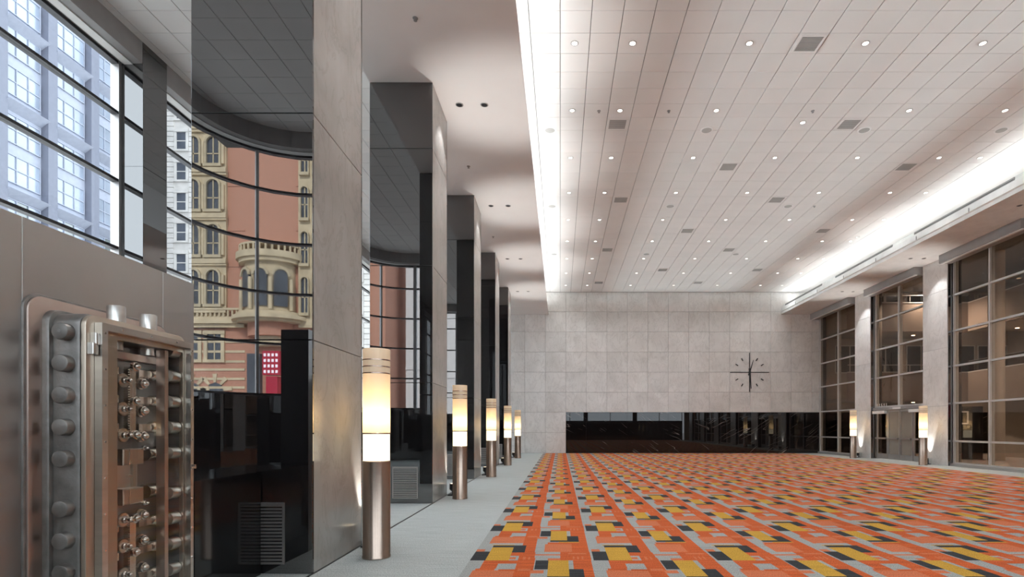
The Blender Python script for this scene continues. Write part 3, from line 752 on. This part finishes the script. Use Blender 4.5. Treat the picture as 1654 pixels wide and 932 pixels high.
for sgn in (1, -1):
    zz = lambda z: Z0+sgn*(z-Z0)
    za, zb = sorted((zz(1.87), zz(1.435)))
    MB().box(-2.865, -2.825, 3.625, 3.675, za, zb).part('carriage_bar', 'brass', vd)
    tb = MB(); q = za+.01
    while q < zb-.01: tb.box(-2.862, -2.83, 3.676, 3.684, q, q+.008); tb.box(-2.862, -2.83, 3.616, 3.624, q, q+.008); q += .016
    tb.part('rack_teeth', 'brass', vd, kind='stuff')
    for kz in (1.872, 1.645, 1.422): knob(-2.82, 3.65, zz(kz), .030)
    for kz in (1.775, 1.59, 1.42):
        gear(-2.84, 3.578, zz(kz), .046, 22); knob(-2.815, 3.578, zz(kz), .018)
        gear(-2.85, 3.735, zz(kz-.008), .042, 20); knob(-2.83, 3.735, zz(kz-.008), .032)
    for kz in (1.838, 1.655, 1.472):
        z = zz(kz)
        MB().box(-2.875, -2.845, 3.73, 3.84, z-.023, z+.023).part('rack_arm', 'brass', vd)
        tt = MB()
        for i in range(8): tt.box(-2.87, -2.848, 3.732+i*.012, 3.738+i*.012, z-sgn*.026-.006, z-sgn*.026+.006)
        tt.part('rack_teeth', 'brass', vd, kind='stuff')
        MB().lathe((-2.865, 3.84, z), [(.026, 0), (.040, .025), (.040, .07), (.030, .082)], 'y', 20).part('bolt_end', 'brass', vd, True)
        MB().box(-2.875, -2.845, 3.50, 3.56, z-.023, z+.023).part('rack_arm', 'brass', vd)
for z in BZ: MB().lathe((-2.80, 3.935, z), [(.042, 0), (.046, .012), (.046, .08)], 'y', 20).part('bolt_guide', 'steel', vd, True)
for z in (1.278, 1.02):
    bx = MB().cbox(-2.88, -2.80, 3.54, 3.715, z-.052, z+.052, .006, 'x').part('lock_case', 'vbeige', vd)
    MB().box(-2.80, -2.796, 3.585, 3.589, z-.05, z+.05).part('case_edge', 'chrome', bx)
    knob(-2.80, 3.70, z+(.055 if z > 1.1 else -.055), .015)
    MB().lathe((-2.865, 3.80, z+.01), [(.05, 0), (.05, .09), (.035, .105)], 'y', 20).part('bolt_end', 'brass', vd, True)
MB().box(-2.894, -2.88, 3.52, 3.76, 1.07, 1.228).part('lock_plate', 'steel', vd)
lv = MB().box(-2.88, -2.862, 3.70, 3.725, 1.06, 1.24).box(-2.88, -2.866, 3.665, 3.70, 1.14, 1.155); lv.part('lever', 'vbeige', vd)
# glass case in front
CA, CB, CZ0, CZ1 = 3.255, 4.06, Z0-.925, EYE+.625
gc = empty('glass_case', (-2.70, 3.65, CZ0), 'steel framed glass cover over the vault door mechanism', 'display case')
f = MB(); w = .042
f.box(-2.745, -2.70, CA, CA+w, CZ0, CZ1).box(-2.745, -2.70, CB-w*.6, CB, CZ0, CZ1).box(-2.745, -2.70, CA+w, CB-w*.6, CZ1-w, CZ1).box(-2.745, -2.70, CA+w, CB-w*.6, CZ0, CZ0+w)
f.part('frame', 'steel', gc)
MB().box(-2.718, -2.714, CA+w, CB-w*.6, CZ0+w, CZ1-w).part('glass_front', 'case', gc)
sc = MB(); sc.cyl((0, 0, 0), 'x', .0065, .004, 10); scm = sc.mesh('screw', 'chrome', True)
for i in range(9):
    z = CZ1-.06-i*.215
    if z > CZ0: piece('screw', scm, (-2.70, CA+.021, z), gc); piece('screw', scm, (-2.70, CB-.012, z), gc)
for i in range(3): piece('screw', scm, (-2.70, CA+.15+i*.24, CZ1-.02), gc)
for za in (1.985, 1.925):
    h = MB(); yy = CA-.03 if za > 1.95 else CA-.05
    h.cbox(-2.745, -2.712, yy, yy+.028, za-.028, za+.04, .004, 'x'); h.cyl((-2.722, yy+.032, za-.028), 'z', .011, .055, 14)
    ho = h.part('hinge', 'steel', gc, True)
MB().box(-2.70, -2.672, CB-.02, CB-.008, 1.17, 1.20).box(-2.675, -2.67, CB-.06, CB-.008, 1.175, 1.187).part('latch', 'steel', gc)

# ------------------------------------------------------------------ lobby beyond the right glass
M['lobwall'] = simple('lobby_brown_wall', (.33, .26, .21), .6, 0, .08, 1)
M['lobcream'] = simple('lobby_cream', (.40, .34, .28), .6)
M['lobfloor'] = simple('lobby_stone_floor', (.34, .31, .28), .25)
M['warmglow'] = emit('warm_downlight', (1, .78, .5), 14)
MB().box(XR+.3, 27, YB, YE+.05, .0, .012).part('floor_lobby', 'lobfloor', kind='structure')
wlb = MB().box(26.4, 27, YB, YE+.05, 0, ZC+.03).part('wall_lobby', 'lobcream', kind='structure')
MB().box(XR+.3, 26.4, YB-.3, YB, 0, ZC+.03).part('wall_rear', 'lobcream', kind='structure')
MB().box(XR+.35, 26.4, YE-.06, YE+.05, 2.42, ZC).part('wall_lobby_end', 'lobcream', kind='structure')
MB().box(XR+.35, 26.4, YE-.08, YE+.05, .012, 2.415).part('wall_lobby_base', 'bandgranite', kind='structure')
we = bpy.data.objects['wall_lobby_end']
for h0, h1 in ((3.25, 4.9), (7.4, 7.95)):
    for x0 in (16.2, 18.3, 20.4, 22.7, 24.6):
        z0, z1 = EYE+h0, EYE+h1; x1 = x0+1.75; y = YE-.09
        f = MB(); f.box(x0, x1, y, YE-.061, z0, z0+.06).box(x0, x1, y, YE-.061, z1-.06, z1).box(x0, x0+.06, y, YE-.061, z0, z1).box(x1-.06, x1, y, YE-.061, z0, z1).box((x0+x1)/2-.03, (x0+x1)/2+.03, y, YE-.061, z0, z1)
        fo = f.part('window_frame', 'alulight', we); MB().box(x0+.06, x1-.06, y+.01, YE-.062, z0+.06, z1-.06).part('pane', 'black', fo)
bl = ['upper', 'lower']
for k, h0 in enumerate((5.3, 1.5)):
    z = EYE+h0
    path = [(22.2, YB+.2), (22.2, 10), (22.0, 14), (21.7, 18), (21.7, 22), (22.0, 26), (22.3, 30.2)]
    b = empty('balcony', (23, 15, z), 'brown %s lobby balcony with glass railing, seen through the right windows' % bl[k], 'balcony', 'lobby balconies')
    MB().ribbon(path, z, z+1.55, 0, -.12).part('parapet', 'lobwall', b)
    MB().ribbon(path, z-.02, z+.18, -.121, -4.1).part('slab', 'lobcream', b)
    MB().ribbon(path, z+1.56, z+2.15, -.04, -.06).part('glass_railing', 'tint', b)
    MB().ribbon(path, z+2.16, z+2.2, -.02, -.08).part('handrail', 'alu', b)
    MB().box(XR+.36, 22.3, 30.2, 30.32, z, z+1.55).part('parapet', 'lobwall', b)
    MB().box(XR+.36, 22.4, 30.321, YE-.07, z-.02, z+.18).part('slab', 'lobcream', b)
    MB().box(XR+.36, 22.3, 30.18, 30.24, z+1.95, z+1.99).part('handrail', 'alulight', b)
    MB().box(XR+.36, 22.3, 30.19, 30.31, z+1.551, z+1.60).part('parapet_cap', 'white', b)
    MB().ribbon(path, z+1.551, z+1.60, .01, -.13).part('parapet_cap', 'white', b)
    for i in range(5): MB().box(16.3+i*1.4, 16.34+i*1.4, 30.19, 30.23, z+1.601, z+1.949).part('post', 'alulight', b)
    for i in range(2):
        t = empty('lobby_downlight', (17.6+i*2.4, 31.3, z-.03), 'small warm downlight under the far return of the %s lobby balcony, %s one' % (bl[k], ['left', 'right'][i]), 'downlight', 'lobby return downlights %s' % bl[k])
        MB().cyl((17.6+i*2.4, 31.3, z-.035), 'z', .09, .012, 16).part('lens', 'warmglow', t)
        light('SPOT', 'beam', (17.6+i*2.4, 31.3, z-.06), t, 120, (1, .80, .58), spot_size=radians(130), spot_blend=1, shadow_soft_size=.1)
    for i in range(6):
        yy = 8+i*4.2
        t = empty('lobby_downlight', (24.0, yy, z-.03), 'small warm downlight under the %s lobby balcony, %s from the camera side' % (bl[k], ['first', 'second', 'third', 'fourth', 'fifth', 'sixth'][i]), 'downlight', 'lobby downlights %s' % bl[k])
        MB().cyl((24.0, yy, z-.035), 'z', .09, .012, 16).part('lens', 'warmglow', t)
        light('SPOT', 'beam', (24.0, yy, z-.06), t, 420, (1, .76, .5), spot_size=radians(130), spot_blend=1, shadow_soft_size=.1)
for i in range(6):
    yy = 7+i*4.6
    t = empty('lobby_downlight', (20.0, yy, ZC+.02), 'warm ceiling downlight high in the lobby, %s from the camera side' % ['first', 'second', 'third', 'fourth', 'fifth', 'sixth'][i], 'downlight', 'lobby ceiling downlights')
    MB().cyl((20.0, yy, ZC+.005), 'z', .1, .012, 16).part('lens', 'warmglow', t)
    light('SPOT', 'beam', (20.0, yy, ZC-.03), t, 2600, (1, .86, .72), spot_size=radians(140), spot_blend=1, shadow_soft_size=.1)
MB().box(22.8, 23.2, 11, 28.5, .012, 2.9).thing('lobby_back_wall', 'lobcream', 'cream wall block under the lower lobby balcony, behind the nearest right window', 'wall panel')
for y0 in (12.6, 19.6, 25.2):
    p = MB().cyl((19.9, y0, .012), 'z', .32, ZC-.02, 28).thing('lobby_column', 'lobcream', 'round cream lobby column behind the %s' % {12.6: 'window out of view on the right', 19.6: 'nearest right window', 25.2: 'glass doors'}[y0], 'column', 'round lobby columns', True)
# small framed screen on a dark lobby partition
fr = empty('wall_display', (18.97, 25.95, 1.66), 'small white framed black display in the lobby, behind the nearest right window', 'display')
ff = MB(); ff.box(18.76, 18.83, 25.94, 25.985, 1.66, 2.28).box(19.11, 19.18, 25.94, 25.985, 1.66, 2.28).box(18.83, 19.11, 25.94, 25.985, 1.66, 1.73).box(18.83, 19.11, 25.94, 25.985, 2.21, 2.28)
ff.part('frame', 'white', fr); MB().box(18.83, 19.11, 25.965, 25.985, 1.73, 2.21).part('screen', 'black', fr)
MB().cbox(18.5, 19.9, 25.99, 26.3, .012, 2.5, .01, '-y').thing('lobby_partition', 'black', 'dark partition in the lobby carrying the small framed display', 'partition')

# ------------------------------------------------------------------ buildings outside
M['mframe'] = simple('blue_grey_precast', (.36, .39, .47), .7)
M['mdark'] = simple('blue_grey_pilaster', (.17, .185, .235), .6)
M['mglass'] = simple('office_glass', (.27, .32, .40), .18, .0, .25, .25, 2.2)
M['mglassd'] = simple('office_glass_dark', (.13, .165, .17), .08, .0, .25, .25, 2.2)
M['stone'] = simple('grey_limestone', (.50, .485, .46), .85, 0, .12, 1.2)
M['wdark'] = simple('dark_window_glass', (.07, .08, .10), .12, 0, .3, .5)
def modern():
    X = -45; b = empty('office_building', (X-3, 49, 0), 'blue grey office block with ledges and six pane windows beyond the left glazing', 'building')
    y0, bw, nb = 40.05, 4.45, 4
    y1 = y0+bw*nb
    MB().box(X-8, X-.6, y0, y1, -.3, 52).part('wall', 'mframe', b)
    zl = [EYE+v for v in (5.4, 12.4, 19.4, 26.7, 33.5, 40.5)]
    for z in zl:
        for k in range(nb):
            ya = y0+k*bw; yb = ya+bw; ym = (ya+yb)/2
            MB().add([(X-.6, ya+.4, z-.35), (X-.6, yb-.4, z-.35), (X+.25, yb-.4, z+.25), (X+.25, ya+.4, z+.25), (X-.6, ya+.4, z+.45), (X-.6, yb-.4, z+.45)],
                     [(0, 1, 2, 3), (3, 2, 5, 4), (0, 3, 4), (1, 5, 2), (0, 4, 5, 1)]).part('ledge', 'mframe', b)
    for k in range(nb+1):
        yc = y0+k*bw
        MB().prism([(X-.6, 0), (X+.05, 0), (X+.05, 52), (X-.6, 52)], 'y', yc-.45, yc+.45).part('pilaster', 'mdark', b)
    for z in [zl[0]-7]+zl:
        for k in range(nb):
            ya = y0+k*bw+.62; yb = y0+(k+1)*bw-.62
            for n, dz in enumerate((1.0, 4.3)):
                za, zb = z+dz, z+dz+2.35
                if zb > 51 or za < 0: continue
                f = MB(); t = .07
                f.box(X-.59, X-.47, ya, yb, za, za+t).box(X-.59, X-.47, ya, yb, zb-t, zb).box(X-.59, X-.47, ya, yb, (za+zb)/2-t/2, (za+zb)/2+t/2)
                for q in range(4): yq = ya+(yb-ya-t)*q/3; f.box(X-.59, X-.46, yq, yq+t, za, zb)
                fo = f.part('window', 'mframe', b)
                dark = z < EYE+14
                if k == 1 or k == 2 or (k == 3 and z > 10):
                    for q in range(3):
                        for r in range(2):
                            if not (k == 3) or True:
                                MB().box(X-.58, X-.54, ya+t+(yb-ya-t)*q/3, ya+(yb-ya-t)*(q+1)/3, (za+t if r == 0 else (za+zb)/2+t/2), ((za+zb)/2-t/2 if r == 0 else zb-t)).part('pane', 'mglassd' if dark and (r+q+n) % 2 else 'mglass', fo)
                else:
                    MB().box(X-.58, X-.54, ya+t, yb-t, za+t, zb-t).part('pane', 'mglass', fo)
modern()
def stone(x0, x1, Y, top, label, ww=1.05, wh=1.95, fh=3.42, dx=3.55, wx0=None, mat_='stone', depth=6, z00=3.0):
    b = empty('stone_building', ((x0+x1)/2, Y+depth/2, 0), label, 'building')
    MB().box(x0, x1, Y, Y+depth, -.3, top).part('wall', mat_, b)
    co = MB(); z = 0; n = 0
    xx = []; x = wx0
    while x < x1-.8:
        if x > x0+.8: xx.append(x)
        x += dx
    while z < top-.5:
        cuts = [x0]+[v for x in xx for v in (x-ww/2-.3, x+ww/2+.3)]+[x1]
        for a, c in zip(cuts[::2], cuts[1::2]):
            co.box(a+.02, c-.02, Y-.10, Y-.001, z+.03, z+.53)
        z += .57; n += 1
    co.part('stone_courses', mat_, b, kind='stuff')
    z = z00
    while z+wh < top-1:
        for x in xx:
            w = MB(); w.box(x-ww/2-.28, x+ww/2+.28, Y-.2, Y-.001, z-.2, z).box(x-ww/2-.28, x+ww/2+.28, Y-.2, Y-.001, z+wh, z+wh+.4)
            w.box(x-ww/2-.28, x-ww/2, Y-.14, Y-.001, z, z+wh).box(x+ww/2, x+ww/2+.28, Y-.14, Y-.001, z, z+wh)
            wo = w.part('window', 'stone', b)
            MB().box(x-ww/2, x+ww/2, Y-.04, Y-.001, z, z+wh).part('pane', 'wdark', wo)
            MB().box(x-ww/2, x+ww/2, Y-.07, Y-.041, z+wh/2-.05, z+wh/2+.05).part('sash_bar', 'stone', wo)
        z += fh
    MB().box(x0-.3, x1+.3, Y-.5, Y, top-.9, top).part('cornice', mat_, b)
stone(-46.4, -37, 62, 56, 'tall pale stone building with small sash windows right of the black window pier', wx0=-42.5, z00=EYE+17.4-3.42*5+.2)
stone(-26.5, -18.2, 58, 21.5, 'lower stone building glimpsed between the two nearest columns', wx0=-25, z00=3.3)
# grey block between
gb = empty('grey_building', (-56, 60, 0), 'grey neighbour block in the gap right of the office building', 'building')
MB().box(-66, -46.8, 58.2, 61.9, -.3, 58).part('wall', 'mframe', gb)
for i in range(9):
    for j in range(3): MB().box(-49.9+j*1.5, -49.1+j*1.5, 58.16, 58.199, 8+i*4, 10+i*4).part('window', 'wdark', gb)

# ornate brick and stone corner building on the far side of the street, seen mirrored in the black granite
m, nt, N_, L_, b_ = mat('red_brickwork')
br = N_.new('ShaderNodeTexBrick'); L_.new(pos(nt, (1, 0, 1)), br.inputs[0])
mp = br.inputs[0].links[0].from_node; mp.inputs['Rotation'].default_value = (pi/2, 0, 0)
br.inputs['Color1'].default_value = (.56, .27, .19, 1); br.inputs['Color2'].default_value = (.49, .235, .165, 1); br.inputs['Mortar'].default_value = (.45, .30, .24, 1)
br.inputs['Scale'].default_value = 3.2; L_.new(br.outputs[0], b_.inputs['Base Color']); b_.inputs['Roughness'].default_value = .9
M['brick'] = m
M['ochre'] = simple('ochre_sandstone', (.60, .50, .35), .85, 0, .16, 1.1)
M['ochred'] = simple('darker_sandstone_trim', (.52, .44, .31), .85, 0, .12, 2)  # darker sandstone tone for window surrounds, sashes and bay arches
def ornate():
    Y = -36.0; K = 47.1/892
    PX = lambda px: -(905-px)*K
    PZ = lambda py: EYE+(692-py)*K
    b = empty('corner_building', (-27, Y-4, 0), 'ornate red brick and sandstone corner building with round bay, mirrored in the nearest column', 'building')
    MB().box(PX(180), PX(560), Y-8, Y, -.3, 36).part('wall', 'brick', b)
    # sandstone bays
    for a, c in ((240, 368), (484, 530)):
        MB().box(PX(a), PX(c), Y+.001, Y+.25, PZ(530), 35).part('stone_bay', 'ochre', b)
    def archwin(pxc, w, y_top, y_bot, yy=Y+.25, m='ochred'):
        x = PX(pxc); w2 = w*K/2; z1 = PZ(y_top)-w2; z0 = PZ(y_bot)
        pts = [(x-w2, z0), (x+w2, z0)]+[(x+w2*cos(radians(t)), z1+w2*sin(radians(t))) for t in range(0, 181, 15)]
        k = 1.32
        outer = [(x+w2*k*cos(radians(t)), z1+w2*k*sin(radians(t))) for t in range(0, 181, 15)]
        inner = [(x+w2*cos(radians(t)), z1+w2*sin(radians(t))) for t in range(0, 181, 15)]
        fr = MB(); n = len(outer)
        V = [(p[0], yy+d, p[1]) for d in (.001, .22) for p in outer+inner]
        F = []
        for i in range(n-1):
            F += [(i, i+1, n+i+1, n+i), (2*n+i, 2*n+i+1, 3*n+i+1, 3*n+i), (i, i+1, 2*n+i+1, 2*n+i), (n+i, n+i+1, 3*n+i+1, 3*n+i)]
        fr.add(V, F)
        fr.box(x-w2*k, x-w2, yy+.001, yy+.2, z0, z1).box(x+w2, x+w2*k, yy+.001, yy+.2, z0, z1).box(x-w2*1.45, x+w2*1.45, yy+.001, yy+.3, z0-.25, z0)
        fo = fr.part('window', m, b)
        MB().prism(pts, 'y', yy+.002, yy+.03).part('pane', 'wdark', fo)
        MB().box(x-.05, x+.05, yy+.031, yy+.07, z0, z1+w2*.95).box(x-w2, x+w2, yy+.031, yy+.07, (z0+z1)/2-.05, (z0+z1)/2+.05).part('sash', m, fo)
    for row in ((152, 199), (224, 268), (293, 341), (365, 414), (438, 493)):
        for pc in (285, 316, 348): archwin(pc, 20, row[0], row[1])
        archwin(495, 11, row[0]+12, row[1]+14); archwin(515, 11, row[0]+12, row[1]+14)
        z = PZ(row[1]+9); MB().box(PX(238), PX(370), Y+.25, Y+.5, z-.25, z+.15).part('string_course', 'ochre', b)
        z = PZ(row[0]-9); MB().box(PX(238), PX(370), Y+.25, Y+.42, z-.1, z+.1).part('string_course', 'ochre', b)
        for pc in (300, 332, 364): MB().cyl((PX(pc), Y+.35, PZ(row[1])), 'z', .13, (row[1]-row[0]-8)*K, 10).part('colonnette', 'ochre', b, True)
    # main cornice over the ground storeys with balustrade
    for za, zb, d in ((PZ(530), PZ(524), .35), (PZ(524), PZ(518), .6), (PZ(518), PZ(513), .45)):
        MB().box(PX(190), PX(398), Y+.001, Y+d, za, zb).part('cornice', 'ochre', b)
    for i in range(22):
        x = PX(240+i*7); MB().cyl((x, Y+.4, PZ(513)), 'z', .09, .55, 8).part('baluster', 'ochre', b)
    MB().box(PX(236), PX(398), Y+.25, Y+.55, PZ(513)+.55, PZ(513)+.72).part('balustrade_rail', 'ochre', b)
    # round bay (oriel)
    cx = PX(438); R = 44*K
    def bow(r, z0, z1, m, name, n=18):
        pts = [(cx+r*cos(radians(180*i/n)), Y+r*.75*sin(radians(180*i/n))) for i in range(n+1)]
        v = [(*p, z) for z in (z0, z1) for p in pts]; k = n+1
        f = [(i, i+1, k+i+1, k+i) for i in range(n)]+[tuple(range(k)), tuple(range(k, 2*k)), (0, k-1, 2*k-1, k)]
        return MB().add(v, f).part(name, m, b, True)
    bow(R*.9, PZ(506), PZ(416), 'ochre', 'bay_body')
    bow(R*1.15, PZ(524), PZ(508), 'ochre', 'bay_sill'); bow(R*1.35, PZ(520), PZ(514), 'ochre', 'bay_sill')
    bow(R*.8, PZ(545), PZ(524), 'brick', 'bay_corbel'); bow(R*.55, PZ(560), PZ(545), 'ochre', 'bay_corbel')
    bow(R*1.1, PZ(430), PZ(424), 'ochre', 'bay_cornice'); bow(R*1.2, PZ(424), PZ(414), 'ochre', 'bay_cornice')
    bow(R*1.1, PZ(404), PZ(401), 'ochre', 'bay_rail')
    for i in range(15):
        a = radians(8+164*i/14); MB().cyl((cx+R*1.06*cos(a), Y+R*.8*sin(a), PZ(414)), 'z', .09, .55, 8).part('baluster', 'ochre', b)
    for ang in (132, 90, 48):
        a = radians(ang); r = R*.9
        px_, py_ = cx+r*cos(a), Y+r*.75*sin(a)
        nx, ny = cos(a)/1, sin(a)/.75; l = hypot(nx, ny); nx, ny = nx/l, ny/l
        tx, ty = -ny, nx; w2 = .52; z0, z1 = PZ(500), PZ(452)
        def P(u, z, d): return (px_+tx*u+nx*d, py_+ty*u+ny*d, z)
        loop = [(-w2, z0), (w2, z0)]+[(w2*cos(radians(t)), z1+w2*sin(radians(t))) for t in range(0, 181, 20)]
        n = len(loop); v = [P(u, z, d) for d in (-.05, .12) for u, z in loop]
        MB().add(v, [(i, (i+1) % n, n+(i+1) % n, n+i) for i in range(n)]+[tuple(range(n)), tuple(range(n, 2*n))]).part('pane', 'wdark', b)
        o_ = [(w2*1.35*cos(radians(t)), z1+w2*1.35*sin(radians(t))) for t in range(0, 181, 20)]; i_ = [(w2*cos(radians(t)), z1+w2*sin(radians(t))) for t in range(0, 181, 20)]
        n = len(o_); v = [P(u, z, .1) for u, z in o_+i_]+[P(u, z, .25) for u, z in o_+i_]
        F = []
        for i in range(n-1): F += [(i, i+1, n+i+1, n+i), (2*n+i, 2*n+i+1, 3*n+i+1, 3*n+i), (i, i+1, 2*n+i+1, 2*n+i), (n+i, n+i+1, 3*n+i+1, 3*n+i)]
        MB().add(v, F).part('arch', 'ochred', b)
    for ang in (155, 111, 69, 25):
        a = radians(ang); MB().cyl((cx+R*cos(a), Y+R*.8*sin(a), PZ(506)), 'z', .15, 50*K, 12).part('bay_column', 'ochre', b, True)
    # brick ground storeys: rectangular windows, stone bands, arch
    for pc in (272, 310, 347):
        x0, x1, z0, z1 = PX(pc-11), PX(pc+11), PZ(581), PZ(540)
        w = MB(); w.box(x0-.3, x0, Y+.001, Y+.15, z0, z1).box(x1, x1+.3, Y+.001, Y+.15, z0, z1).box(x0-.35, x1+.35, Y+.001, Y+.2, z1, z1+.3).box(x0-.35, x1+.35, Y+.001, Y+.2, z0-.25, z0)
        wo = w.part('window', 'ochre', b); MB().box(x0, x1, Y+.001, Y+.03, z0, z1).part('pane', 'wdark', wo)
        MB().box((x0+x1)/2-.05, (x0+x1)/2+.05, Y+.031, Y+.07, z0, z1).part('sash', 'ochred', wo)
        # voussoir arch
        ax, az = PX(pc+1), PZ(632)
        for i in range(9):
            a0, a1 = radians(20*i+3), radians(20*i+17)
            if i % 2: continue
            MB().prism([(ax+r*cos(a), az+r*sin(a)) for r, a in ((.75, a0), (1.5, a0), (1.5, a1), (.75, a1))], 'y', Y+.001, Y+.12).part('voussoir', 'ochre', b)
        MB().prism([(ax+.72*cos(radians(t)), az+.72*sin(radians(t))) for t in range(0, 181, 20)], 'y', Y+.001, Y+.05).part('arch_opening', 'wdark', b)
    for yv in (552, 568, 584, 597, 612, 626, 642, 658):
        MB().box(PX(190), PX(396), Y+.001, Y+.06, PZ(yv)-.1, PZ(yv)+.1).part('stone_band', 'ochre', b)
    for yv in (300, 372, 430):
        for a, c in ((368, 396), (478, 484)):
            MB().box(PX(a), PX(c), Y+.001, Y+.05, PZ(yv)-.06, PZ(yv)+.06).part('stone_band', 'brick', b)
    MB().box(PX(178), PX(562), Y-8, Y+.9, 34.5, 36).part('top_cornice', 'ochre', b)
    MB().box(PX(403), PX(424), Y+.001, Y+.4, -.3, PZ(572)).part('doorway', 'wdark', b)
    # red illuminated kiosk mast on the pavement
    s = empty('street_sign', (PX(440)*.93, Y+3, 0), 'red street mast with a grid of white lamps, mirrored low in the nearest column', 'sign')
    x = -22.9; y = Y+3
    M['redpaint'] = simple('red_paint', (.45, .02, .05), .4); M['bulb'] = emit('sign_bulb', (1, .85, .95), .7)
    MB().box(x-.68, x+.68, y-.4, y+.4, 5.7, 7.6).part('sign_box', 'redpaint', s); MB().box(x-.45, x+.45, y-.3, y+.3, -.3, 5.6).part('mast', 'redpaint', s)
    for i in range(4):
        for j in range(4): MB().box(x-.57+i*.31, x-.39+i*.31, y+.401, y+.42, 5.85+j*.44, 6.08+j*.44).part('bulb_panel', 'bulb', s)
ornate()
M['pale'] = simple('pale_facade', (.66, .66, .68), .8)
stone(-17.2, -11.5, -44, 30, 'pale slab building behind the rear glazing, mirrored in the second column', mat_='pale', wx0=-15.5, dx=99, depth=4, z00=90)
for o in list(bpy.data.objects):
    if o.name.startswith('stone_building') and 'pale slab' in o.get('label', ''):
        pb = o
f = MB().box(-17.2, -11.5, -39.999, -39.9, 8, 8.3).part('ledge', 'pale', pb)
